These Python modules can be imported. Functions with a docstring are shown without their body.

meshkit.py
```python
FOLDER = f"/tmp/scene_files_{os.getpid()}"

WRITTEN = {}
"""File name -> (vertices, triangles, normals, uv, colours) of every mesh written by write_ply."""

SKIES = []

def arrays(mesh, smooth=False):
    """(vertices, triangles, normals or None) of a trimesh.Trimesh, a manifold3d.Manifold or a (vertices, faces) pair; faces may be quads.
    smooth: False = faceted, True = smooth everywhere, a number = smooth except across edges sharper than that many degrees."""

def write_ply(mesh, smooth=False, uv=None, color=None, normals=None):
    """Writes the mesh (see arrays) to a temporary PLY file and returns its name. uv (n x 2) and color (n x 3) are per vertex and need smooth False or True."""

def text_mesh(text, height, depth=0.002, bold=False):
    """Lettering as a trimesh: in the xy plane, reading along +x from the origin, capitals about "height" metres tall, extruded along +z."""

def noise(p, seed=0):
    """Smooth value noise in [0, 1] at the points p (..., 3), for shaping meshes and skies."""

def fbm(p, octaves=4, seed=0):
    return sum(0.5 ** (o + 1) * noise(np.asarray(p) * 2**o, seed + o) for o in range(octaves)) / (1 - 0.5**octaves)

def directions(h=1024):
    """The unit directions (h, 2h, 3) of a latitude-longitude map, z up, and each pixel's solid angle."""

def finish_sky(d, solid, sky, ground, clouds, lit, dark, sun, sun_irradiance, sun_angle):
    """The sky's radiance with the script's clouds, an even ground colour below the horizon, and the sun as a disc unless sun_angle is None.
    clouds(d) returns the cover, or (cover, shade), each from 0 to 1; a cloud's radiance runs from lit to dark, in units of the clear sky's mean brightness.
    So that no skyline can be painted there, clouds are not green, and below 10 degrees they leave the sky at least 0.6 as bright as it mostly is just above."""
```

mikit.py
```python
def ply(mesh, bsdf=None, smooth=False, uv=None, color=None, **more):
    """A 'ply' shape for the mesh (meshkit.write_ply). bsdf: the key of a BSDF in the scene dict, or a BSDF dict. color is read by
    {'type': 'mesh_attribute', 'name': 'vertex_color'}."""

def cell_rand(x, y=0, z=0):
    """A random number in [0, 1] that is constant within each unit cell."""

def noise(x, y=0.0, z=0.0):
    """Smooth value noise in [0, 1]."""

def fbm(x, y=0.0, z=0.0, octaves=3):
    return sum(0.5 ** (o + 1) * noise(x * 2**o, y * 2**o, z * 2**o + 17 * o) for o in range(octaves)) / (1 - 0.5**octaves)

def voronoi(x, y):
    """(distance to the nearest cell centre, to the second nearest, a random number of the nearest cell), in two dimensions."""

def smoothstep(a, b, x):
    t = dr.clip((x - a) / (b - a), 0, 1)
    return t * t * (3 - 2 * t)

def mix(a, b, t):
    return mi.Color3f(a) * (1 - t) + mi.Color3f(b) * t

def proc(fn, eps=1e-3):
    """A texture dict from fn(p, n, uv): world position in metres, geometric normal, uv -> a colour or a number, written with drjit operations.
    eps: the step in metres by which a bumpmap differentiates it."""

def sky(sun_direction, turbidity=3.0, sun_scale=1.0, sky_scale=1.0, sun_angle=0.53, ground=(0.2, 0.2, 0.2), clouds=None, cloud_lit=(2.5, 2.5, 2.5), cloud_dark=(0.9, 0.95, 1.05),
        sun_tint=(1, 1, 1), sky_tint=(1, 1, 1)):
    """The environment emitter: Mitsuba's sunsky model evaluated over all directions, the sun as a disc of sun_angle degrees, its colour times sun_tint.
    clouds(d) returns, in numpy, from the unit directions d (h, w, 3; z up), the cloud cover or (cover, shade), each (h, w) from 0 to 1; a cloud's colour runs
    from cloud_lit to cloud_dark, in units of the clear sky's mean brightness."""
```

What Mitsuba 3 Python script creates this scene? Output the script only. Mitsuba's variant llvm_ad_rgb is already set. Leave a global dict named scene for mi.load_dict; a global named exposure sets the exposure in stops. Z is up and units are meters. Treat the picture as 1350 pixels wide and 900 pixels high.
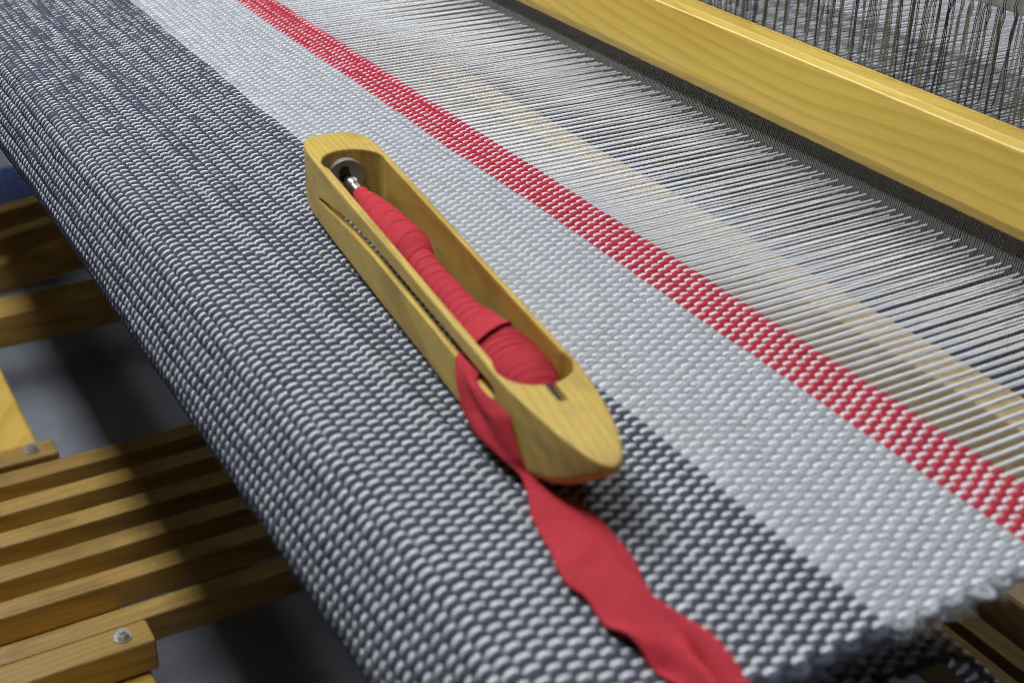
import math
import numpy as np, trimesh, mitsuba as mi, mikit, meshkit
import drjit as dr
import manifold3d as m3
from shapely.geometry import Polygon, box as sbox
T = mi.ScalarTransform4f
rng = np.random.default_rng(7)
scene, labels = {}, {}

# ------------------------------------------------------------------ camera, light, exposure
CAM = np.array([0.27318, -0.40410, 0.30773])
FWD = np.array([-0.74746, 0.45104, -0.48771])
UP = np.array([-0.43042, 0.23040, 0.87273])
scene['camera'] = {'type': 'thinlens', 'fov': 41.53, 'fov_axis': 'x', 'to_world': T().look_at(origin=CAM.tolist(), target=(CAM + FWD).tolist(), up=UP.tolist()),
                   'aperture_radius': 0.0023, 'focus_distance': 0.88, 'near_clip': 0.01, 'far_clip': 60.0}
exposure = 0.25
LAMPS = [  # name, centre, half length in x, half width in y, radiance
    ('ceiling_lamp', (-1.5, -0.60, 1.55), 1.7, 0.070, 31.0),
    ('ceiling_lamp_001', (-1.0, 0.75, 1.95), 1.7, 0.07, 10.0)]

# ------------------------------------------------------------------ helpers
def rgb(*c): return {'type': 'rgb', 'value': list(c)}
def lab(key, label, cat=None, group=None, kind=None):
    d = labels.setdefault(key, {})
    if label: d['label'] = label
    if cat: d['category'] = cat
    if group: d['group'] = group
    if kind: d['kind'] = kind
used = {}
def key_of(name):
    n = used.get(name, 0); used[name] = n + 1
    return name if n == 0 else f'{name}_{n:03d}'
def put(name, mesh, mat, smooth=30, **kw):
    k = key_of(name); scene[k] = mikit.ply(mesh, mat, smooth=smooth, **kw); return k
def sweep(P, U, V, ru, rv, sides=8, close=False):
    """Tube: rings P + ru cos a U + rv sin a V; capped."""
    n = len(P); a = (np.arange(sides) + 0.5) * 2 * np.pi / sides
    ru = np.broadcast_to(ru, (n,)); rv = np.broadcast_to(rv, (n,))
    U = np.broadcast_to(U, P.shape); V = np.broadcast_to(V, P.shape)
    v = P[:, None] + ru[:, None, None] * np.cos(a)[None, :, None] * U[:, None] + rv[:, None, None] * np.sin(a)[None, :, None] * V[:, None]
    v = v.reshape(-1, 3)
    i, j = np.meshgrid(np.arange(n - 1), np.arange(sides), indexing='ij')
    q = np.stack([i * sides + j, i * sides + (j + 1) % sides, (i + 1) * sides + (j + 1) % sides, (i + 1) * sides + j], -1).reshape(-1, 4)
    f = np.vstack([q[:, [0, 1, 2]], q[:, [0, 2, 3]]])
    c0, c1 = len(v), len(v) + 1
    v = np.vstack([v, P[:1], P[-1:]])
    jj = np.arange(sides); e = (n - 1) * sides
    f = np.vstack([f, np.stack([(jj + 1) % sides, jj, jj * 0 + c0], 1), np.stack([e + jj, e + (jj + 1) % sides, jj * 0 + c1], 1)])
    return v, f
def tube3(P, r, sides=8):
    P = np.asarray(P, float); t = np.gradient(P, axis=0); t /= np.linalg.norm(t, axis=1, keepdims=True) + 1e-12
    ref = np.array([0, 0, 1.0]) if abs(t[:, 2]).mean() < 0.8 else np.array([0, 1.0, 0])
    U = np.cross(t, ref); U /= np.linalg.norm(U, axis=1, keepdims=True) + 1e-12
    return sweep(P, U, np.cross(U, t) * -1, r, r, sides)
def cat(parts):
    vs, fs, o = [], [], 0
    for v, f in parts:
        vs.append(v); fs.append(np.asarray(f) + o); o += len(v)
    return trimesh.Trimesh(np.vstack(vs), np.vstack(fs), process=False)
def tm(man):
    m = man.to_mesh(); return trimesh.Trimesh(np.array(m.vert_properties[:, :3]), np.array(m.tri_verts), process=True)
def rounded_box(lo, hi, r=0.003, seg=12):
    lo, hi = np.array(lo, float), np.array(hi, float)
    pts = [m3.Manifold.sphere(r, seg).translate([x, y, z]) for x in (lo[0] + r, hi[0] - r) for y in (lo[1] + r, hi[1] - r) for z in (lo[2] + r, hi[2] - r)]
    return m3.Manifold.batch_hull(pts)
def extrude_x(poly_yz, x0, x1):
    """Closed polygon in (y, z) extruded from x0 to x1."""
    if isinstance(poly_yz, Polygon): poly_yz = np.array(poly_yz.exterior.coords)[:-1]
    m = m3.CrossSection([np.asarray(poly_yz, float)], m3.FillRule.NonZero).extrude(x1 - x0)
    M = np.array([[0, 0, 1, x0], [1, 0, 0, 0], [0, 1, 0, 0]], float)
    return m.transform(M)
def fb(x, y=0 * 1.0, z=0 * 1.0, o=3, seed=0):
    x, y, z = np.broadcast_arrays(np.asarray(x, float), y, z)
    return meshkit.fbm(np.stack([x, y, z], -1), o, seed) - 0.5

# ------------------------------------------------------------------ materials
def wood(u, v, w, light, dark, ring=55.0, fine=900.0, wob=0.5):
    """u along the grain, v and w across; metres."""
    n1 = mikit.fbm(u * 2.2, v * 9, w * 9) - 0.5
    d = dr.sqrt(dr.square(v * 1.0 + 0.11 + n1 * 0.05 * wob) + dr.square(w * 1.0 - 0.05 + 0.12 * u + n1 * 0.04 * wob))
    ph = d * ring * 2 + mikit.noise(u * 5, v * 30, w * 30) * 0.6
    saw = ph - dr.floor(ph)
    band = mikit.smoothstep(0.45, 0.95, saw) * (1 - mikit.smoothstep(0.95, 1.0, saw))
    fib = mikit.fbm(u * 25, v * fine, w * fine)
    blot = mikit.fbm(u * 9, v * 25, w * 25)
    t = dr.clip(0.42 * band + 0.55 * (fib - 0.5) + 0.5 * (blot - 0.45) + 0.12, 0, 1)
    return mikit.mix(light, dark, t)
def wood_x(p, n, uv): return wood(p.x, p.y, p.z, (0.66, 0.43, 0.085), (0.46, 0.27, 0.04))
def wood_rail(p, n, uv):
    u, v = p.x, p.z + 0.35 * p.y
    big = mikit.noise(u * 2.3 + 0.7, v * 7) + 0.5 * mikit.noise(u * 6 + 3, v * 16)
    ph = v * 95 + 5.5 * big + 0.4 * mikit.noise(u * 14, v * 120)
    saw = ph - dr.floor(ph)
    band = mikit.smoothstep(0.30, 0.92, saw) * (1 - mikit.smoothstep(0.92, 1.0, saw))
    fib = mikit.fbm(u * 30, v * 1100, p.y * 1100)
    blot = mikit.fbm(u * 7, v * 16, 2.0)
    t = dr.clip(0.33 * band + 0.32 * (fib - 0.5) + 0.55 * (blot - 0.5) + 0.18, 0, 1)
    return mikit.mix((0.72, 0.51, 0.105), (0.50, 0.31, 0.045), t)
def wood_y(p, n, uv):
    k = mikit.cell_rand(dr.floor(p.x / 0.0571 + 0.3)); k2 = mikit.cell_rand(dr.floor(p.x / 0.0571 + 0.3), 5.0)
    c = wood(p.y + k * 3, p.x * 1.3 + k2, p.z, (0.43, 0.275, 0.07), (0.27, 0.15, 0.032))
    wear = mikit.smoothstep(0.5, 0.75, mikit.fbm(p.x * 40, p.y * 14, p.z * 40))
    return c * mikit.mix((0.80, 0.76, 0.70), (1.08, 1.06, 1.04), k2) * (1 - 0.25 * wear)
def wood_pale(p, n, uv): return wood(p.x, p.y, p.z, (0.80, 0.62, 0.33), (0.62, 0.43, 0.19))
def wood_brown(p, n, uv): return wood(p.x, p.y, p.z, (0.24, 0.155, 0.05), (0.15, 0.085, 0.024))
ANG = -0.11769; SA = np.array([math.cos(ANG), math.sin(ANG), 0]); SB = np.array([-SA[1], SA[0], 0]); SO = np.array([-0.397685, -0.1250165, 0.0026])
def shuttle_uv(p):
    dx, dy = p.x - float(SO[0]), p.y - float(SO[1])
    return dx * float(SA[0]) + dy * float(SA[1]), dx * float(SB[0]) + dy * float(SB[1])
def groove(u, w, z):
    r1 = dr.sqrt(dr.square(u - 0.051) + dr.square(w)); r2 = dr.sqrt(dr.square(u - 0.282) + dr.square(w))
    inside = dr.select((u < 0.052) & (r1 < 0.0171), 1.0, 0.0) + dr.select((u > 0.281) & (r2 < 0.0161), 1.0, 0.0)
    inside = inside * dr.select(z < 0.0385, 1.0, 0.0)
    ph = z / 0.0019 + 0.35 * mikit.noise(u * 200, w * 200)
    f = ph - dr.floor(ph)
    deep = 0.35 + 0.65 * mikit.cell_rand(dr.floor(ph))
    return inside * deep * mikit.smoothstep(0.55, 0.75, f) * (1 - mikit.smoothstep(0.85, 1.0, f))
def wood_shuttle(p, n, uv):
    u, w = shuttle_uv(p)
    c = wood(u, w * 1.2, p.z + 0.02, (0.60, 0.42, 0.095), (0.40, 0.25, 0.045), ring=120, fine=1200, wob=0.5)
    grime = mikit.smoothstep(0.45, 0.75, mikit.fbm(u * 30, w * 50, p.z * 50))
    pore = mikit.smoothstep(0.70, 0.80, mikit.noise(u * 160, w * 2600, p.z * 2600))
    spot = mikit.smoothstep(0.72, 0.86, mikit.noise(u * 95 + 4, w * 140, p.z * 140))
    tip = mikit.smoothstep(0.335, 0.356, u) * mikit.fbm(u * 90, w * 90, p.z * 60)
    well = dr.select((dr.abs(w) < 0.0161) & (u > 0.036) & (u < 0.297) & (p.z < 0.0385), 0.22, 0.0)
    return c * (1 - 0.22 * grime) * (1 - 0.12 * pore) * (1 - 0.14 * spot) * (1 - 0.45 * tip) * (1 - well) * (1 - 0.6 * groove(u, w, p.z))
def shuttle_bump(p, n, uv):
    u, w = shuttle_uv(p)
    return mikit.fbm(u * 60, w * 1500, p.z * 1500) - 2.0 * groove(u, w, p.z)
def floor_col(p, n, uv):
    s = mikit.fbm(p.x * 240, p.y * 240, 0.0)
    b = mikit.fbm(p.x * 4, p.y * 4, 3.0)
    return mi.Color3f(0.165, 0.175, 0.20) * (0.8 + 0.25 * s + 0.2 * b)
def cloth_col(base, var):
    def f(p, n, uv):
        fine = mikit.fbm(p.x * 1500, p.y * 2600, p.z * 2600)
        mid = mikit.fbm(p.x * 45, p.y * 190, p.z * 190)
        return mi.Color3f(*base) * (1 + var * (fine - 0.5) + var * 1.1 * (mid - 0.5))
    return f
def fibre_bump(p, n, uv): return mikit.fbm(p.x * 1100, p.y * 3000, p.z * 3000)
def red_band(p, n, uv):
    fine = mikit.fbm(p.x * 1600, p.y * 1600, p.z * 1600)
    return mi.Color3f(0.45, 0.034, 0.048) * (0.80 + 0.40 * fine)
def steel_wear(p, n, uv): return mi.Color3f(0.42, 0.41, 0.39) * (0.7 + 0.6 * mikit.fbm(p.x * 400, p.y * 400, p.z * 400))

def mat(name, **kw): scene[name] = {'type': 'twosided', 'b': {'type': 'principled', **kw}}
def bumped(name, fn, scale, eps, **kw):
    scene[name] = {'type': 'twosided', 'b': {'type': 'bumpmap', 'arbitrary': mikit.proc(fn, eps), 'scale': scale, 'bsdf': {'type': 'principled', **kw}}}
mat('m_rail', base_color=mikit.proc(wood_rail), roughness=0.2, specular=0.5, clearcoat=1.0, clearcoat_gloss=0.98)
mat('m_wood_x', base_color=mikit.proc(wood_x), roughness=0.45, specular=0.45)
mat('m_wood_y', base_color=mikit.proc(wood_y), roughness=0.45, specular=0.45)
mat('m_pale', base_color=mikit.proc(wood_pale), roughness=0.5, specular=0.4)
mat('m_brown', base_color=mikit.proc(wood_brown), roughness=0.5, specular=0.4)
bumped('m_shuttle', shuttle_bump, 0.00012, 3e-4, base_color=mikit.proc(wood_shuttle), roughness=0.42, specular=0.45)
mat('m_floor', base_color=mikit.proc(floor_col), roughness=0.5, specular=0.4)
mat('m_weft_dark', base_color=mikit.proc(cloth_col((0.066, 0.073, 0.102), 0.6)), roughness=0.75, specular=0.35, sheen=0.6)
mat('m_weft_grey', base_color=mikit.proc(cloth_col((0.40, 0.415, 0.445), 0.2)), roughness=0.8, specular=0.3, sheen=0.3)
mat('m_weft_red', base_color=mikit.proc(cloth_col((0.48, 0.036, 0.066), 0.4)), roughness=0.8, specular=0.3, sheen=0.3)
mat('m_warp', base_color=rgb(0.84, 0.85, 0.87), roughness=0.6, specular=0.3, sheen=0.7)
mat('m_band', base_color=mikit.proc(red_band), roughness=0.85, specular=0.2, sheen=0.15)
mat('m_steel', base_color=mikit.proc(steel_wear), roughness=0.3, metallic=1.0)
mat('m_cup', base_color=rgb(0.40, 0.38, 0.34), roughness=0.6, metallic=0.5)
mat('m_reed_shade', base_color=rgb(0.015, 0.015, 0.016), roughness=0.5, specular=0.3)  # near-black paints in the shade between the reed wires
mat('m_reed_highlight', base_color=rgb(0.34, 0.34, 0.32), roughness=0.45, metallic=0.2)  # paler colour paints the highlight along the wire fronts
mat('m_heddle', base_color=rgb(0.36, 0.29, 0.19), roughness=0.4, metallic=0.6)
mat('m_heddle_dark', base_color=rgb(0.10, 0.095, 0.085), roughness=0.4, metallic=0.6)
mat('m_heddle_pale', base_color=rgb(0.55, 0.53, 0.48), roughness=0.35, metallic=0.7)
mat('m_bar', base_color=rgb(0.50, 0.53, 0.56), roughness=0.4, metallic=0.6)
mat('m_zinc', base_color=rgb(0.62, 0.63, 0.63), roughness=0.35, metallic=0.9)
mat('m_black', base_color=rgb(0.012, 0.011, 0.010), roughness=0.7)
mat('m_blue', base_color=rgb(0.035, 0.055, 0.16), roughness=0.8)
mat('m_tape', base_color=rgb(0.05, 0.065, 0.15), roughness=0.6)
mat('m_white', base_color=rgb(0.8, 0.8, 0.8), roughness=0.5)

# ------------------------------------------------------------------ floor
FZ = -0.72
put('floor', trimesh.Trimesh(*[np.array(a) for a in ([[-9, -4, FZ], [4, -4, FZ], [4, 6, FZ], [-9, 6, FZ]], [[0, 1, 2], [0, 2, 3]])]), 'm_floor', smooth=False)
lab('floor', 'grey blue linoleum floor under the loom', kind='structure')

# ------------------------------------------------------------------ lamps (real fixtures overhead, out of the frame)
for name, c, hx, hy, L in LAMPS:
    c = np.array(c)
    hous = rounded_box(c + [-hx - .03, -hy - .03, 0.004], c + [hx + .03, hy + .03, 0.07], 0.003)
    scene[name + '__housing'] = mikit.ply(tm(hous), 'm_white', smooth=30)
    v = np.array([[-hx, -hy, 0], [-hx, hy, 0], [hx, hy, 0], [hx, -hy, 0.0]]) + c
    scene[name + '__diffuser'] = mikit.ply(trimesh.Trimesh(v, [[0, 1, 2], [0, 2, 3]], process=False), 'm_white')
    scene[name + '__diffuser']['emitter'] = {'type': 'area', 'radiance': rgb(L * 0.97, L, L * 1.03)}
lab('ceiling_lamp_001', 'long white ceiling lamp above the back of the loom', 'lamp')
lab('ceiling_lamp', 'long white ceiling lamp above the weaver side of the loom', 'lamp')

# ------------------------------------------------------------------ cloth path (s along the warp from the fell towards the weaver)
EP, PP = 0.003, 0.006            # end pitch, pick pitch
X0, NE = 0.034, 640              # first end, number of ends
SEG = [(0.222, 0.0, 0), (0.018 * math.radians(58), math.radians(58), 0), (0.022, 0.0, 0), (0.022 * math.radians(57), math.radians(57), 0), (0.008 * math.radians(63), math.radians(63), 0), (0.197, 0.0, 0),
       (0.03 * math.radians(46), -math.radians(46), 0), (0.15, 0.0, 0)]
_s, _y, _z, _p = [0.0], [0.0], [0.0], [0.0]
for L, turn, _ in SEG:
    k = max(2, int(L / 0.0008))
    for i in range(k):
        a = _p[-1] + turn / k / 2
        _s.append(_s[-1] + L / k); _y.append(_y[-1] - L / k * math.cos(a)); _z.append(_z[-1] - L / k * math.sin(a)); _p.append(_p[-1] + turn / k)
_s, _y, _z, _p = map(np.array, (_s, _y, _z, _p))
S_END = _s[-1] - 0.002
S_LOW = 0.222 + 0.018 * math.radians(58) + 0.022 + 0.022 * math.radians(57) + 0.008 * math.radians(63)   # from here the cloth runs back under itself
NP = int(S_END / PP)
def sm(a, b, x):
    t = np.clip((x - a) / (b - a), 0, 1); return t * t * (3 - 2 * t)
def cloth(x, s, h):
    """The point of the cloth at x, s (s < 0 continues straight as the open warp) and height h above its middle, with its waviness."""
    x, s, h = np.broadcast_arrays(np.asarray(x, float), np.asarray(s, float), np.asarray(h, float))
    on = sm(-0.002, 0.02, s)
    s2 = s + on * (0.0018 * fb(x * 9, s * 16, 0, 2, 3) + 0.0012 * fb(x * 45, s * 90, 0, 2, 4))
    h2 = h + on * (0.0030 * fb(x * 7, s * 22, 0, 2, 5) + 0.0010 * fb(x * 70, s * 110, 0, 2, 6))
    ph = np.interp(s2, _s, _p); y = np.where(s2 < 0, -s2, np.interp(s2, _s, _y)); z = np.where(s2 < 0, 0, np.interp(s2, _s, _z))
    xs = x + on * 0.0011 * fb(x * 60, s * 60, 0, 2, 8) - 0.024 * sm(0.29, 0.42, s) * np.clip((x + 0.9) / 0.93, 0, 1)
    return np.stack([xs, y - h2 * np.sin(ph) * 1.0, z + h2 * np.cos(ph)], -1)
def cloth_frame(s):
    ph = np.interp(s, _s, _p)
    o = np.zeros_like(ph)
    return np.stack([o, -np.cos(ph), -np.sin(ph)], -1), np.stack([o, -np.sin(ph), np.cos(ph)], -1)

AW, HW = 0.00164, 0.00107
RUG = 'woven_rug'
REED_T = 0.194
REED_Y = 0.150
# warp
s_cl = np.concatenate([np.linspace(0.5 * PP, 50 * PP, int(49.5 * 5) + 1), np.linspace(50 * PP, S_END, int((S_END / PP - 50) * 4))[1:]])
y_op = np.concatenate([np.linspace(1.30, 0.40, 6), [0.335, 0.26, 0.20], np.linspace(REED_Y, 0.0, 12), [-0.0035]])
stuff = []
s_fine = s_cl
for i in range(NE):
    s_cl = s_fine if i < 330 else np.arange(0.5 * PP, S_END, PP / 3)
    x = X0 - EP * i; sg = 1 if i % 2 == 0 else -1
    v = np.sin(np.pi * s_cl / PP)
    kk = 1.7 + 0.6 * rng.random()
    amp = AW * (1 + 0.35 * fb(s_cl * 110, i * 3.7, 0, 2, 11))
    hc = sg * amp * np.tanh(kk * v) / np.tanh(kk)
    Pc = cloth(x, s_cl, hc)
    far_ = i >= 330
    P = Pc
    t = np.gradient(P, axis=0); t[:, 0] = 0; t /= np.linalg.norm(t, axis=1, keepdims=True)
    V = np.stack([0 * t[:, 0], t[:, 2], -t[:, 1]], -1)
    fat = np.interp(x, [-0.9, -0.3, 0.0], [0.00074, 0.00088, 0.00102]) * (0.93 + 0.14 * rng.random()) * np.ones(len(Pc))
    ms = [sweep(P, np.array([1.0, 0, 0]), V, fat, fat * 0.80, 4 if far_ else 6)]
    zr = (0.0023 if sg > 0 else -0.0026) + (0.0005 if (i // 2) % 2 else -0.0005) + rng.normal(0, 0.0002)
    z0 = sg * AW * 0.95
    zo = np.where(y_op <= REED_Y, z0 + (zr - z0) * np.clip((y_op + 0.003) / REED_Y, 0, 1), zr * np.clip(1 - (y_op - REED_Y) / 0.9, 0, 1) - 0.004 * np.clip(y_op - 0.3, 0, 1))
    xo = x + 0.00012 * rng.normal(size=len(y_op)) * (y_op > 0.005) * (y_op < 0.14)
    Po = np.stack([xo, y_op, zo], -1)
    t = np.gradient(Po, axis=0); t[:, 0] = 0; t /= np.linalg.norm(t, axis=1, keepdims=True)
    V = np.stack([0 * t[:, 0], t[:, 2], -t[:, 1]], -1)
    th = np.interp(y_op, [0.0, 0.15, 0.2, 1.3], [0.00088, 0.00060, 0.00065, 0.00085]) * (0.92 + 0.16 * rng.random())
    ms.append(sweep(Po, np.array([1.0, 0, 0]), V, th, th * 0.9, 4 if far_ else 6))
    mm = cat(ms); m = (mm.vertices, mm.faces)
    if i < 300: put(RUG + '__warp_thread', trimesh.Trimesh(*m, process=False), 'm_warp', smooth=True)
    else: stuff.append(m)
put(RUG + '__far_warp_threads', cat(stuff), 'm_warp', smooth=True); labels[RUG + '__far_warp_threads'] = {'kind': 'stuff'}
lab(RUG, 'rug being woven on the loom, charcoal, pale grey and red stripes dotted with white', 'rug')

# weft
N_RED, N_GREY = 5, 13
def weft_centre(x, j, s):
    fi = (X0 - x) / EP
    return -HW * np.cos(np.pi * (fi + j))
for j in range(NP):
    s = (j + 0.5) * PP
    low = s > S_LOW + 0.01
    kind = 'red' if j < N_RED else 'grey' if j < N_RED + N_GREY else 'charcoal'
    xl = X0 - EP * (NE - 0.3) - 0.002
    xr = X0 + 0.0028 + 0.0022 * rng.random()
    if low: xs = np.arange(xr, xl, -EP / 2)
    else: xs = np.concatenate([np.arange(xr, -0.42, -EP / 4), np.arange(-0.42, -0.96, -EP / 3), np.arange(-0.96, xl, -EP / 2)])
    fi = (X0 - xs) / EP
    h = -HW * np.cos(np.pi * (fi + j))
    edge = sm(X0 + 0.006, X0 - 0.004, xs); edge = np.clip((X0 + 0.004 - xs) / 0.008, 0, 1)
    jit = rng.normal(0, 0.00026) + 0.0009 * fb(xs * 38, j * 5.3, 0, 2, 21)
    P = cloth(xs, s + jit, h + 0.0004 * fb(xs * 150, j * 7.7, 0, 2, 22))
    tdir, nrm = cloth_frame(s)
    up_ = -np.cos(np.pi * (fi + j))
    thick = 1 + 0.07 * rng.normal()
    ru = 0.00350 * thick * (1 + 0.30 * fb(xs * 90, j * 9.1, 0, 2, 23))
    rv = (0.00170 + 0.00030 * up_) * (0.5 + 0.5 * thick) * (1.09 if kind == 'red' else 1.0) * (1 + 0.35 * fb(xs * 120, j * 4.1, 0, 2, 24)) * (0.9 + 0.1 * edge)
    parts = [sweep(P, tdir, nrm, ru, rv, 8)]
    if not low and (j % 2 == 0) and j + 1 < NP:   # the turn at the selvage
        big = (0.0065 if j == 10 else 0.008 if j == 4 else (0.0016 if kind == 'grey' else 0.0010) + 0.0022 * rng.random())
        a = np.linspace(-np.pi / 2, np.pi / 2, 13)
        hx = xr - 0.0015 + big * np.cos(a); hs = s + PP / 2 + (PP / 2 + (0.0 if big < 0.007 else 0.003 * np.cos(a))) * np.sin(a)
        Q = cloth(hx, hs, 0.0003 + 0.001 * np.cos(a) * rng.normal(0.3, 1.0))
        r = 0.0013 + 0.0004 * rng.random() if big < 0.006 else 0.0012
        r = np.interp(np.abs(a), [0, 1.57], [r, 0.0021])
        parts.append(tube3(Q, r, 8))
    put(f'{RUG}__{kind}_weft', cat(parts), {'red': 'm_weft_red', 'grey': 'm_weft_grey', 'charcoal': 'm_weft_dark'}[kind], smooth=True)
# loose fibres along the selvage
fz = []
for k in range(900):
    s = rng.uniform(0.03, 0.24); b = cloth(X0 + rng.uniform(0.0, 0.006), s, rng.uniform(-0.001, 0.002))
    d = np.array([rng.uniform(0.2, 1), rng.normal(0, 0.6), rng.normal(0.1, 0.5)]); d *= rng.uniform(0.003, 0.008) / np.linalg.norm(d)
    c = rng.normal(0, 0.0012, 3); tt = np.linspace(0, 1, 5)[:, None]
    fz.append((b + d * tt + c * tt * (1 - tt) * 4, s))
put(RUG + '__selvage_fuzz', cat([tube3(p, 0.00008, 3) for p, s in fz if s < 0.112]), 'm_weft_grey', smooth=True)
labels[RUG + '__selvage_fuzz'] = {'kind': 'stuff'}
put(RUG + '__charcoal_fuzz', cat([tube3(p, 0.00009, 3) for p, s in fz if s >= 0.112]), 'm_weft_dark', smooth=True)
labels[RUG + '__charcoal_fuzz'] = {'kind': 'stuff'}

# ------------------------------------------------------------------ breast beam (inside the cloth's bend)
ii = (_s > 0.155) & (_s < S_LOW)
off = 0.0046
by, bz = _y + off * np.sin(_p), _z - off * np.cos(_p)
pol = np.stack([by[ii], bz[ii]], 1)[::8]
pol = np.vstack([pol, [[-0.17, pol[-1, 1]]], [[-0.165, pol[-1, 1] + 0.004]], [[-0.155, -0.008]]])
poly = Polygon(pol).buffer(0)
put('breast_beam', tm(extrude_x(poly if poly.exterior.is_ccw else Polygon(list(poly.exterior.coords)[::-1]), -2.1, 0.012)), 'm_wood_x')
lab('breast_beam', 'wooden front beam wrapped by the rug where the cloth bends down', 'beam')

# ------------------------------------------------------------------ beater: rail, reed, race
def rp(a, b):
    """Point in (y, z): a towards the weaver from the reed's middle, b up along the reed from cloth level."""
    c = 1 / math.hypot(1, REED_T); ty, tz = REED_T * c, c
    return np.array([REED_Y + ty * b - tz * a, tz * b + ty * a])
BX0, BX1 = -2.1, 0.10
sec = Polygon([rp(0.0145, 0.0262), rp(0.0145, 0.0625), rp(0.0100, 0.0665), rp(-0.0135, 0.0672), rp(-0.0165, 0.0650), rp(-0.0165, 0.0200), rp(0.0115, 0.0200)])
sec = sec.buffer(-0.003).buffer(0.003, 8)
rail = extrude_x(sec if sec.exterior.is_ccw else Polygon(list(sec.exterior.coords)[::-1]), BX0, BX1)
gr = Polygon([rp(-0.0070, 0.075), rp(-0.0070, 0.0648), rp(-0.0088, 0.0648), rp(-0.0088, 0.075)])
gr = extrude_x(np.array((gr if gr.exterior.is_ccw else Polygon(list(gr.exterior.coords)[::-1])).exterior.coords)[:-1], BX0 - 1, BX1 + 1)
put('beater__top_rail', tm(rail - gr), 'm_rail')
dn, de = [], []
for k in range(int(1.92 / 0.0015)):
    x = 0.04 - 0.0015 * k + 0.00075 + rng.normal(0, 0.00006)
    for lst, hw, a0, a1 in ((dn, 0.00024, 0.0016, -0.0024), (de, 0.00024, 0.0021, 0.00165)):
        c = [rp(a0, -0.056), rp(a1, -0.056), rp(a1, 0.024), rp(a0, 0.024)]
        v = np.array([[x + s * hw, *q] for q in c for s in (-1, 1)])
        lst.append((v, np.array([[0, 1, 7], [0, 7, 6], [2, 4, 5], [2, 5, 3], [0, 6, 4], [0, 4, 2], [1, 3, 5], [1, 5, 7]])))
put('beater__reed_wires', cat(dn), 'm_reed_shade', smooth=False); labels['beater__reed_wires'] = {'kind': 'stuff', 'label': 'fine upright steel wires of the reed with shade painted into their dark colour'}
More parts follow.
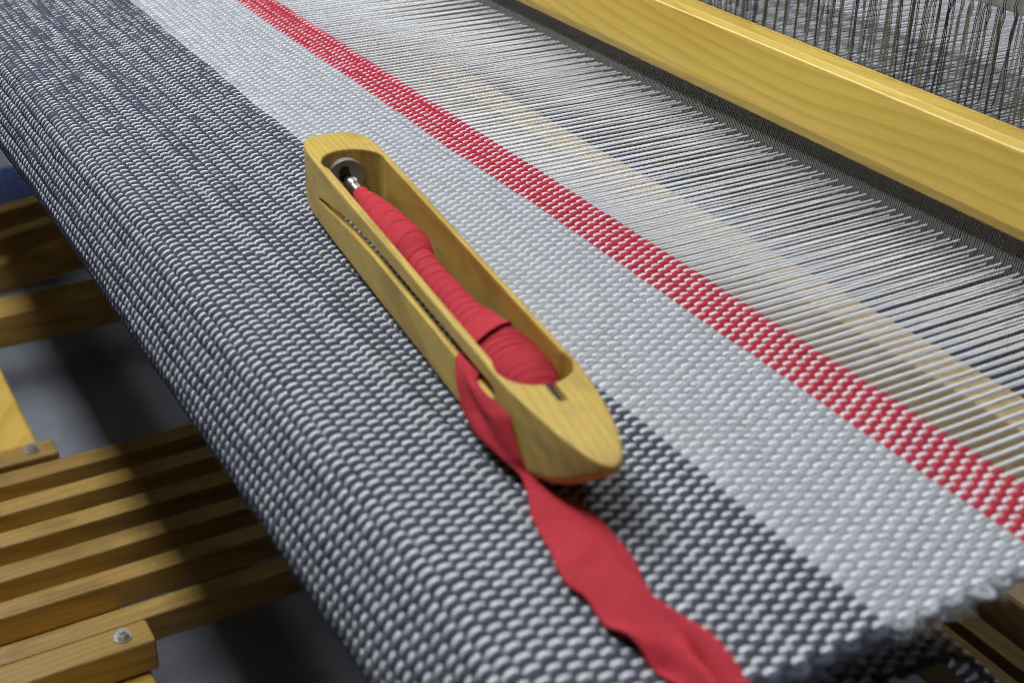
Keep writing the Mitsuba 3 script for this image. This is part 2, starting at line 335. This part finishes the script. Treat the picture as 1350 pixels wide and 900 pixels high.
put('beater__reed_wire_highlights', cat(de), 'm_reed_highlight', smooth=False); labels['beater__reed_wire_highlights'] = {'kind': 'stuff', 'label': 'front edges of the reed wires with a highlight painted in as paler colour'}
bt = Polygon([rp(0.0042, -0.057), rp(0.0042, -0.047), rp(-0.0042, -0.047), rp(-0.0042, -0.057)]).buffer(-0.0012).buffer(0.0012)
put('beater__reed_binding', tm(extrude_x(bt if bt.exterior.is_ccw else Polygon(list(bt.exterior.coords)[::-1]), BX0 + .3, 0.042)), 'm_tape')
labels['beater__reed_binding'] = {'label': 'blue binding along the foot of the reed'}
rc = Polygon([(0.146, -0.0545), (0.1135, -0.0545), (0.1115, -0.0565), (0.1115, -0.150), (0.160, -0.150), (0.160, -0.062), (0.146, -0.062)]).buffer(-0.0012).buffer(0.0012)
put('beater__lower_rail', tm(extrude_x(rc if rc.exterior.is_ccw else Polygon(list(rc.exterior.coords)[::-1]), BX0, BX1)), 'm_pale')
labels['beater__lower_rail'] = {'label': 'pale wooden lower rail seen through the white warp'}
lab('beater', 'glossy yellow wooden beater with steel reed across the white warp', 'beater')

# ------------------------------------------------------------------ heddles on their shafts
for k, (y, n0) in enumerate(((0.262, 0), (0.287, 1), (0.312, 2), (0.337, 3))):
    sh = key_of('heddle_shaft')
    barz = 0.092
    b = rounded_box((-1.95, y + 0.001, barz), (0.06, y + 0.0045, barz + 0.02), 0.0012)
    scene[sh + '__upper_bar'] = mikit.ply(tm(b), 'm_bar', smooth=30)
    b = rounded_box((-1.95, y + 0.001, -0.13), (0.06, y + 0.0045, -0.11), 0.0012)
    scene[sh + '__lower_bar'] = mikit.ply(tm(b), 'm_bar', smooth=30)
    xs = X0 - EP * np.arange(n0, NE, 4) 
    xs = xs[(xs < -0.13) & (xs > -1.05)]
    clump = 0.014 * fb(xs * 55, k * 9.7, 0, 2, 31) * 2
    for i, x in enumerate(xs):
        xt = x + clump[i] * 1.0 + rng.normal(0, 0.0007); r = 0.00031
        zz = np.array([barz + 0.012, barz + 0.004, barz - 0.003, barz - 0.012, 0.05, 0.006, 0.0, -0.006, -0.05, -0.11])
        lean = np.interp(zz, [-0.11, 0, 0.1], [0.3, 0.0, 1.0])
        xx = x + (xt - x) * np.abs(lean) + (0.0009 * np.array([1, -1, 1, -1, 0, 0, 0, 0, 0, 0]))
        g = np.array([0.9, 0.8, 0.35, 0.55, 0.55, 0.25, 0.9, 0.25, 0.55, 0.7]) * 0.0006
        yy = y + 0.0003 * np.sin(zz * 900 + i)
        w1 = tube3(np.stack([xx - g, yy - 0.0015, zz], -1), r, 4); w2 = tube3(np.stack([xx + g, yy - 0.0008, zz], -1), r, 4)
        kk = f'{sh}__heddle' + (f'_{i:03d}' if i else '')
        scene[kk] = mikit.ply(cat([w1, w2]), ('m_heddle', 'm_heddle_dark', 'm_heddle_pale')[rng.choice(3, p=[0.4, 0.35, 0.25])], smooth=True)
for k, nm in enumerate(('front', 'second', 'third', 'rearmost')):
    lab('heddle_shaft' + (f'_{k:03d}' if k else ''), f'{nm} heddle shaft of dark steel wires behind the yellow beater' if k else 'front heddle shaft of dark steel wires closest to the yellow beater', 'heddle shaft', 'heddle shafts behind the beater')

# ------------------------------------------------------------------ shuttle
def SW(u, w, z):
    """Shuttle coordinates in millimetres (along, across, up) to world."""
    u, w, z = np.broadcast_arrays(np.asarray(u, float), np.asarray(w, float), np.asarray(z, float))
    return SO + (u[..., None] * SA + w[..., None] * SB) / 1000 + z[..., None] / 1000 * np.array([0, 0, 1.0])
us = np.array([2.5, 3.2, 4.5, 7, 11, 17, 25, 35, 50, 80, 130, 200, 255, 280, 295, 308, 320, 331, 340, 346, 350, 351.5])
hwid = np.array([2.0, 5.0, 8.5, 12.0, 15.0, 17.6, 19.0, 19.6, 19.8, 19.7, 19.2, 18.2, 17.7, 17.5, 16.8, 15.3, 13.5, 11.4, 8.8, 6.5, 4.0, 1.5])
ztop = np.array([34.5, 35.2, 35.8, 36.3, 36.8, 37.2, 37.4, 37.5, 37.5, 37.5, 37.5, 37.5, 37.5, 37.5, 37.3, 37.0, 36.6, 36.0, 35.2, 34.4, 33.6, 33.0])
zbot = np.array([18.0, 15.5, 12.5, 9.0, 6.0, 3.2, 1.3, 0.5, 0.1, 0, 0, 0, 0, 0.3, 1.6, 4.2, 8.2, 13.4, 19.5, 24.5, 28.6, 31.5])
uu = np.unique(np.concatenate([np.linspace(2.5, 12, 12), np.linspace(12, 40, 12), np.linspace(40, 280, 40), np.linspace(280, 351.5, 40)]))
from scipy.interpolate import PchipInterpolator as PC
hb, zt, zb = PC(us, hwid)(uu), PC(us, ztop)(uu), PC(us, zbot)(uu)
def ring(hw, z0, z1, n=6):
    rt = min(1.3, hw * .6, (z1 - z0) * .35); rb = min(5.0, hw * .8, (z1 - z0) * .45)
    pts = []
    for cx, cz, r, a0 in ((hw - rb, z0 + rb, rb, -90), (hw - rt, z1 - rt, rt, 0), (-hw + rt, z1 - rt, rt, 90), (-hw + rb, z0 + rb, rb, 180)):
        for a in np.radians(np.linspace(a0, a0 + 90, n)): pts.append((cx + r * math.cos(a), cz + r * math.sin(a)))
    return np.array(pts)
rings = [ring(a, b, c) for a, b, c in zip(hb, zb, zt)]
K = len(rings[0])
V = np.vstack([np.column_stack([np.full(K, u), r[:, 0], r[:, 1]]) for u, r in zip(uu, rings)])
F = []
for i in range(len(uu) - 1):
    for j in range(K):
        a, b, c, d = i * K + j, i * K + (j + 1) % K, (i + 1) * K + (j + 1) % K, (i + 1) * K + j
        F += [[a, b, c], [a, c, d]]
n = len(V); V = np.vstack([V, [[uu[0], 0, (zb[0] + zt[0]) / 2], [uu[-1], 0, (zb[-1] + zt[-1]) / 2]]])
for j in range(K):
    F += [[(j + 1) % K, j, n], [(len(uu) - 1) * K + j, (len(uu) - 1) * K + (j + 1) % K, n + 1]]
bt_ = trimesh.Trimesh(V, F, process=True)
if bt_.volume < 0: bt_.invert()
body = m3.Manifold(m3.Mesh(np.array(bt_.vertices, np.float32), np.array(bt_.faces, np.uint32)))
def cyl(u, w, r, z0, z1, seg=72, r2=None): return m3.Manifold.cylinder(z1 - z0, r, r if r2 is None else r2, seg).translate([u, w, z0])
def bx(lo, hi): return m3.Manifold.cube(np.array(hi, float) - np.array(lo, float)).translate(list(lo))
well = cyl(51.0, 0, 16.9, -5, 50) + cyl(282.0, 0, 15.9, -5, 50) + m3.CrossSection([[(51, -16.0), (282, -14.6), (282, 14.6), (51, 16.0)]]).extrude(55).translate([0, 0, -5])
cham = cyl(51.0, 0, 16.4, 36.4, 38.4, r2=18.4) + cyl(282.0, 0, 15.4, 36.4, 38.4, r2=17.4)
slot = m3.CrossSection([[(50, 17.4), (70, 18.6), (105, 21.8), (140, 23.2), (262, 23.8), (280, 24.4), (284, 26.5), (284, 29.6), (280, 31.4), (262, 31.2), (140, 30.2), (105, 28.0), (72, 23.2), (56, 20.4), (50, 18.6)]]).extrude(30)
slot = slot.transform(np.array([[1, 0, 0, 0], [0, 0, -1, 0], [0, 1, 0, 0]], float))     # polygon in (u, z), extruded to -w
notch = m3.Manifold.batch_hull([m3.Manifold.sphere(2.2, 16).translate([u, -0.3, z]) for u, z in ((294, 34.5), (309, 36.0), (294, 42), (309, 42))])
hole_pin = m3.Manifold.cylinder(40, 3.3, 3.3, 24).rotate([0, -90, 0]).translate([45, -0.5, 25.5])
body = body - well - cham - slot - notch
bm = tm(body)
bm.vertices = SW(bm.vertices[:, 0], bm.vertices[:, 1], bm.vertices[:, 2])
SH = 'weaving_shuttle'
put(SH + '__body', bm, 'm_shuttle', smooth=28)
# the notch's black lining
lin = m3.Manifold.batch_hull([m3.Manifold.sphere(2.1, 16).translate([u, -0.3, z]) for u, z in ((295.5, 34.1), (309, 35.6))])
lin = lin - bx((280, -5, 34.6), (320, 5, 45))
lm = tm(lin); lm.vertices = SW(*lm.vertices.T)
put(SH + '__notch_lining', lm, 'm_black', smooth=40); labels[SH + '__notch_lining'] = {'label': 'dark groove for the spindle tip'}
def lathe_u(prof, w, z, seg=40):
    """Revolve (u, r) about the axis along u."""
    p = np.array(prof, float); a = np.arange(seg) * 2 * np.pi / seg
    v = np.stack([np.repeat(p[:, 0], seg), w + np.outer(p[:, 1], np.cos(a)).ravel(), z + np.outer(p[:, 1], np.sin(a)).ravel()], -1)
    i, j = np.meshgrid(np.arange(len(p) - 1), np.arange(seg), indexing='ij')
    q = np.stack([i * seg + j, i * seg + (j + 1) % seg, (i + 1) * seg + (j + 1) % seg, (i + 1) * seg + j], -1).reshape(-1, 4)
    return SW(*v.T), np.vstack([q[:, [0, 2, 1]], q[:, [0, 3, 2]]])
ZA = 22.0
put(SH + '__spindle_cup', cat([lathe_u([(34.5, 10.8), (37.6, 10.8), (38.2, 10.2), (37.6, 9.0), (36.9, 5.2), (36.5, 3.4), (35.5, 3.2), (33, 3.1)], -0.5, ZA + 0.3)]), 'm_cup', smooth=35)
put(SH + '__painted_spindle_hole', cat([lathe_u([(36.6, 3.3), (36.4, 3.2), (36.3, 0.01)], -0.5, ZA + 0.3, 24), lathe_u([(36.2, 2.9), (37.25, 2.9), (37.3, 2.6), (37.1, 0.01)], -1.0, ZA + 4.0, 24)]), 'm_black', smooth=False)  # solid black discs, painted darkness in place of a hole
put(SH + '__spindle', cat([lathe_u([(40, 0.01), (40.4, 2.4), (47, 2.6), (48, 4.6), (49, 5.4), (51, 5.5), (52.4, 5.0), (53.0, 4.3), (54.2, 4.5), (56.5, 4.4), (59, 4.0), (63, 3.3), (75, 2.6), (200, 2.2), (296, 1.6), (303, 1.2), (305, 0.01)], 0, ZA)]), 'm_steel', smooth=35)
labels[SH + '__spindle'] = {'label': 'shiny steel spindle with a ringed collar'}
lab(SH, 'yellow wooden boat shuttle with open well lying on the charcoal rug', 'shuttle')

# bobbin of red band wound on the spindle
ub = np.array([58, 62, 70, 80, 91, 105, 118, 130, 140, 146, 151, 158, 167, 180, 194, 205, 215, 225, 233, 242, 251, 262, 272, 280, 286, 291, 295])
rb = np.array([3.4, 4.3, 5.4, 7.0, 8.4, 9.7, 10.5, 11.2, 11.2, 9.8, 8.2, 7.6, 7.8, 7.9, 8.1, 8.5, 9.4, 10.2, 11.2, 13.0, 14.3, 14.9, 14.8, 13.6, 11.8, 8.5, 4.5])
NU, NT = 900, 90
U_, A_ = np.meshgrid(np.linspace(58, 295, NU), np.arange(NT) * 2 * np.pi / NT, indexing='ij')
r0 = PC(ub, rb)(U_)
# overlapping turns: slanting steps, coarse on the far cone, tight towards the near end
pit = np.interp(U_, [58, 140, 150, 235, 240, 295], [17, 13, 8, 7, 5.0, 4.2])
phase = np.cumsum((237 / NU) / pit, axis=0)
tilt = np.interp(U_, [58, 140, 235, 250, 295], [0.55, 0.5, 0.35, 0.16, 0.10])
ph = phase + A_ / (2 * np.pi) + tilt * np.sin(A_ + 1.2 + 0.8 * np.sin(U_ / 23)) + 0.35 * fb(U_ / 19, np.cos(A_) * 1.2, np.sin(A_) * 1.2, 2, 41)
saw = ph - np.floor(ph)
stp = np.interp(U_, [58, 140, 150, 235, 245, 295], [0.6, 0.75, 0.5, 0.5, 0.85, 0.8]) * (0.75 + 1.0 * fb(U_ / 11, np.cos(A_) * .6, np.sin(A_) * .6, 2, 44) * 2)
r = r0 + stp * (np.where(saw < 0.93, saw / 0.93, (1 - saw) / 0.07) - 0.5)
r += 0.9 * fb(U_ / 14, np.cos(A_) * 1.0, np.sin(A_) * 1.0, 3, 42) * np.clip((r0 - 4) / 5, 0, 1)
fine = np.interp(U_, [238, 246], [0.25, 1]) * 0.13 * np.sin(ph * 2 * np.pi * 4)
r += fine
v = SW(U_.ravel(), (r * np.cos(A_)).ravel(), (ZA + r * np.sin(A_)).ravel())
i, j = np.meshgrid(np.arange(NU - 1), np.arange(NT), indexing='ij')
q = np.stack([i * NT + j, i * NT + (j + 1) % NT, (i + 1) * NT + (j + 1) % NT, (i + 1) * NT + j], -1).reshape(-1, 4)
fq = np.vstack([q[:, [0, 2, 1]], q[:, [0, 3, 2]]])
BOB = 'wound_bobbin'
put(BOB + '__winding', trimesh.Trimesh(v, fq, process=False), 'm_band', smooth=True)
# the loose lap lying over the last turns
nl, na = 30, 60
du, aa = np.meshgrid(np.linspace(0, 1, nl), np.radians(np.linspace(20, 235, na)), indexing='ij')
uc = 222 + 22 * np.sin((aa - np.radians(20)) / np.radians(215) * np.pi) ** 1.0 * 0.9 + (du - 0.5) * 20
rl = PC(ub, rb)(np.clip(uc, 58, 295)) + 0.9 + 1.3 * du ** 3 * np.sin((aa - np.radians(20)) / np.radians(215) * np.pi)
vl = SW(uc.ravel(), (rl * np.cos(aa)).ravel(), (ZA + rl * np.sin(aa)).ravel())
def grid_faces(a, b):
    i, j = np.meshgrid(np.arange(a - 1), np.arange(b - 1), indexing='ij')
    q = np.stack([i * b + j, i * b + j + 1, (i + 1) * b + j + 1, (i + 1) * b + j], -1).reshape(-1, 4)
    return np.vstack([q[:, [0, 1, 2]], q[:, [0, 2, 3]]])
def thicken(v, f, t):
    m = trimesh.Trimesh(v, f, process=False); n = m.vertex_normals
    nv = len(v); e = f[:, [0, 1, 1, 2, 2, 0]].reshape(-1, 2)
    es = np.sort(e, 1); u, inv, cnt = np.unique(es, axis=0, return_inverse=True, return_counts=True)
    b = e[cnt[inv.ravel()] == 1]
    side = np.vstack([np.stack([b[:, 1], b[:, 0], b[:, 0] + nv], 1), np.stack([b[:, 1], b[:, 0] + nv, b[:, 1] + nv], 1)])
    return np.vstack([v + n * t / 2, v - n * t / 2]), np.vstack([f, f[:, ::-1] + nv, side])
put(BOB + '__loose_lap', trimesh.Trimesh(*thicken(vl, grid_faces(nl, na), 0.0006), process=False), 'm_band', smooth=True)
lab(BOB, 'bobbin of red fabric band wound inside the wooden shuttle', 'bobbin')

# the band's loose end: out of the slot, down the wall, twisted and across the rug
rows = np.array([  # left edge, right edge (mm), bow of the middle along the surface normal
    [-160.0, -163.0, 28.0, -140, -165.0, 29.0, 0], [-157.0, -170.8, 27.4, -136.0, -173.4, 28.2, 0.3], [-148.1, -175.4, 21.4, -121.0, -177.8, 29.5, 1.6], [-135.7, -178.0, 12.4, -105.5, -178.0, 29.2, 1.6],
    [-117.4, -180.6, 11.0, -98.7, -178.0, 22.7, 1.0], [-103.0, -180.5, 11.5, -93.5, -177.8, 16.2, 0.6], [-91.5, -178.9, 9.5, -90.0, -174.7, 10.5, 0.2], [-84.0, -180.3, 7.2, -83.5, -174.3, 8.5, 0.6],
    [-71.5, -185.9, 6.0, -75.0, -170.2, 7.0, 1.4], [-51.8, -190.8, 5.4, -59.5, -165.1, 6.0, 2.4], [-30.8, -196.6, 5.0, -35.7, -166.1, 5.2, 3.2], [-20.3, -194.6, 5.4, -16.2, -172.6, 6.2, 3.6],
    [-5.3, -196.4, 5.0, -6.1, -174.8, 6.4, 3.2], [12.2, -193.3, 5.0, 10.6, -173.8, 5.4, 3.2], [26.8, -191.9, 5.0, 29, -173.9, 5.2, 3.0], [45, -192.6, 5.0, 53, -175.2, 5.2, 2.5], [75, -192, 5, 84, -170, 5, 2.5]])
from scipy.interpolate import CubicSpline
tk = np.concatenate([[0], np.cumsum(np.linalg.norm(np.diff((rows[:, :3] + rows[:, 3:6]) / 2, axis=0), axis=1))])
tt = np.linspace(0, tk[-1], 300)
cs = PC(tk, rows)(tt)
nw = 33; ww = np.linspace(0, 1, nw)
Lp, Rp = cs[:, :3], cs[:, 3:6]
G = Lp[:, None] * (1 - ww)[None, :, None] + Rp[:, None] * ww[None, :, None]
tan = np.gradient((Lp + Rp) / 2, axis=0); nr = np.cross(tan, Rp - Lp); nr /= np.linalg.norm(nr, axis=1, keepdims=True)
nr[nr[:, 2] < -0.2] *= -1
on_floor = sm(85, 120, tt)
T_, W_ = tt[:, None], ww[None, :]
ridge = 0.42 + 0.50 * sm(95, 190, T_)                       # a ridge running to the right edge, steep beyond it
rw = (W_ - ridge)
fold = 7.5 * np.exp(-np.abs(rw) / np.where(rw > 0, 0.16, 0.42)) * sm(92, 125, T_) * (1 - sm(178, 205, T_))
valley = 0.66 - 0.10 * sm(190, 260, T_)
vw = np.abs(W_ - valley)
fold2 = (-3.0 * np.exp(-(vw / 0.07) ** 2) + 7.5 * np.exp(-((W_ - valley - 0.22) / 0.13) ** 2) + 4.5 * np.exp(-((W_ - valley + 0.25) / 0.18) ** 2)) * sm(168, 196, T_) * (1 - 0.6 * sm(205, 240, T_))
dent = -4.5 * np.exp(-((T_ - 178) / 7) ** 2 - ((W_ - 0.12) / 0.14) ** 2) + 5.0 * np.exp(-((T_ - 164) / 8) ** 2 - ((W_ - 0.0) / 0.16) ** 2)
bow = np.sin(np.pi * ww)[None, :] ** 0.7 * cs[:, 6:7] * 0.7 + fold + fold2 + dent + on_floor[:, None] * 2.2 * (fb(T_ / 17, W_ * 1.6, 0, 2, 51) + 0.15)
edge_w = 0.8 * fb(tt[:, None] / 9, ww[None, :] * 0.5, 3, 2, 52)
acr = (Rp - Lp) / np.linalg.norm(Rp - Lp, axis=1, keepdims=True)
lap = -4.8 * np.exp(-((W_ - valley - 0.10) / 0.085) ** 2) * sm(172, 200, T_) * (1 - 0.5 * sm(205, 240, T_))      # the right part lapping over the left
G = G + acr[:, None] * lap[..., None]
G = G + nr[:, None] * bow[..., None] + edge_w[..., None] * np.array([0.3, 0.3, 0.0])
# lengthwise pleats where the band is squeezed out of the slot and through the twist
sq = np.exp(-((tt - 34) / 16) ** 2)[:, None] * np.sin(ww * np.pi * 3.2 + 0.6)[None, :] * 1.6
G = G + nr[:, None] * sq[..., None] * 0.9
put('red_band', trimesh.Trimesh(*thicken(G.reshape(-1, 3) / 1000, grid_faces(len(tt), nw), 0.0007), process=False), 'm_band', smooth=True)
lab('red_band', 'flat red fabric band trailing twisted from the shuttle slot across the charcoal rug', 'fabric band')

# ------------------------------------------------------------------ below the cloth: treadles, board, blocks, other bars
TR = [(-1.128, -1.101), (-1.072, -1.045), (-1.014, -0.987), (-0.956, -0.929), (-0.897, -0.871), (-0.830, -0.803)]
nm = ['first', 'second', 'third', 'fourth', 'fifth', 'sixth']
for k, (a, b) in enumerate(TR):
    kk = put('treadle', tm(rounded_box((a, -0.62, -0.634), (b, 0.62, -0.600), 0.0025)), 'm_wood_y')
    lab(kk, f'{nm[k]} of six slim wooden treadles counted from the top left, under the rug', 'treadle', 'wooden treadles below the rug')
put('foot_board', tm(rounded_box((-2.1, -0.44, -0.72), (-0.60, -0.183, -0.636), 0.006)), 'm_wood_x'); lab('foot_board', 'wide yellow board on the floor crossing beneath the treadles', 'board')
def bolt(key, x, y, z):
    hexa = m3.Manifold.cylinder(0.005, 0.0065, 0.0065, 6) + m3.Manifold.cylinder(0.0020, 0.0088, 0.0088, 24).translate([0, 0, -0.0020]) + m3.Manifold.cylinder(0.0075, 0.0035, 0.0035, 16)
    scene[key + '__bolt'] = mikit.ply(tm(hexa.translate([x, y, z + 0.0020])), 'm_zinc', smooth=25)
for k, (a, b, yb) in enumerate(((-1.168, -1.133, -0.203), (-0.797, -0.762, -0.204))):
    kk = key_of('treadle_block')
    scene[kk + '__block'] = mikit.ply(tm(rounded_box((a, -0.62, -0.633), (b, -0.176, -0.595), 0.003)), 'm_wood_y', smooth=30)
    bolt(kk, (a + b) / 2 - 0.0, yb, -0.595)
lab('treadle_block', 'wooden side block with a bolt beside the upper treadle', 'block')
lab('treadle_block_001', 'wooden side block with a bolt beside the lowest treadle', 'block')
UB = [((-1.899, -0.0795, -0.60), 0.115, 0.030), ((-1.794, -0.102, -0.60), 0.158, 0.028), ((-1.702, -0.122, -0.60), 0.144, 0.028), ((-1.547, -0.155, -0.60), 0.0, 0.060)]
un = ['dark wooden bar just above the blue bundle at the left edge', 'dim wooden bar next below the blue bundle at the left edge', 'dim wooden bar between the blue bundle and the wide bar', 'wide wooden bar with a lit end above the grey floor patch']
for k, (c, sl, wd) in enumerate(UB):
    m = rounded_box((-wd / 2, -0.5, -0.05), (wd / 2, 0.9, 0.0), 0.0025)
    t = tm(m); t.vertices[:, 2] += t.vertices[:, 1] * sl
    t.vertices += np.array(c)
    lab(put('cross_bar', t, 'm_wood_y'), un[k], 'bar', None)
bl = m3.Manifold.batch_hull([m3.Manifold.sphere(0.03, 20).translate([x, y, z]) for x in (-2.10, -1.95) for y in (-0.35, 0.30) for z in (-0.69, -0.64)])
bmsh = tm(bl.refine_to_length(0.02)); bmsh.vertices += (fb(bmsh.vertices[:, 0] * 14, bmsh.vertices[:, 1] * 10, bmsh.vertices[:, 2] * 14, 3, 61)[:, None]) * 0.02
put('fabric_bundle', bmsh, 'm_blue', smooth=True); lab('fabric_bundle', 'dark blue folded fabric bundle on the floor at the left edge', 'fabric')
LB = [(0.352, 0.373), (0.385, 0.406), (0.447, 0.480)]
ln = ['lowest', 'middle', 'uppermost']
for k, (a, b) in enumerate(LB):
    lab(put('lamm_bar', tm(rounded_box((-1.1, a, -0.50), (0.25, b, -0.45), 0.002)), 'm_brown'), f'{ln[k]} of three brown wooden bars below the rug edge at lower right', 'bar', 'bars under the loom at lower right')
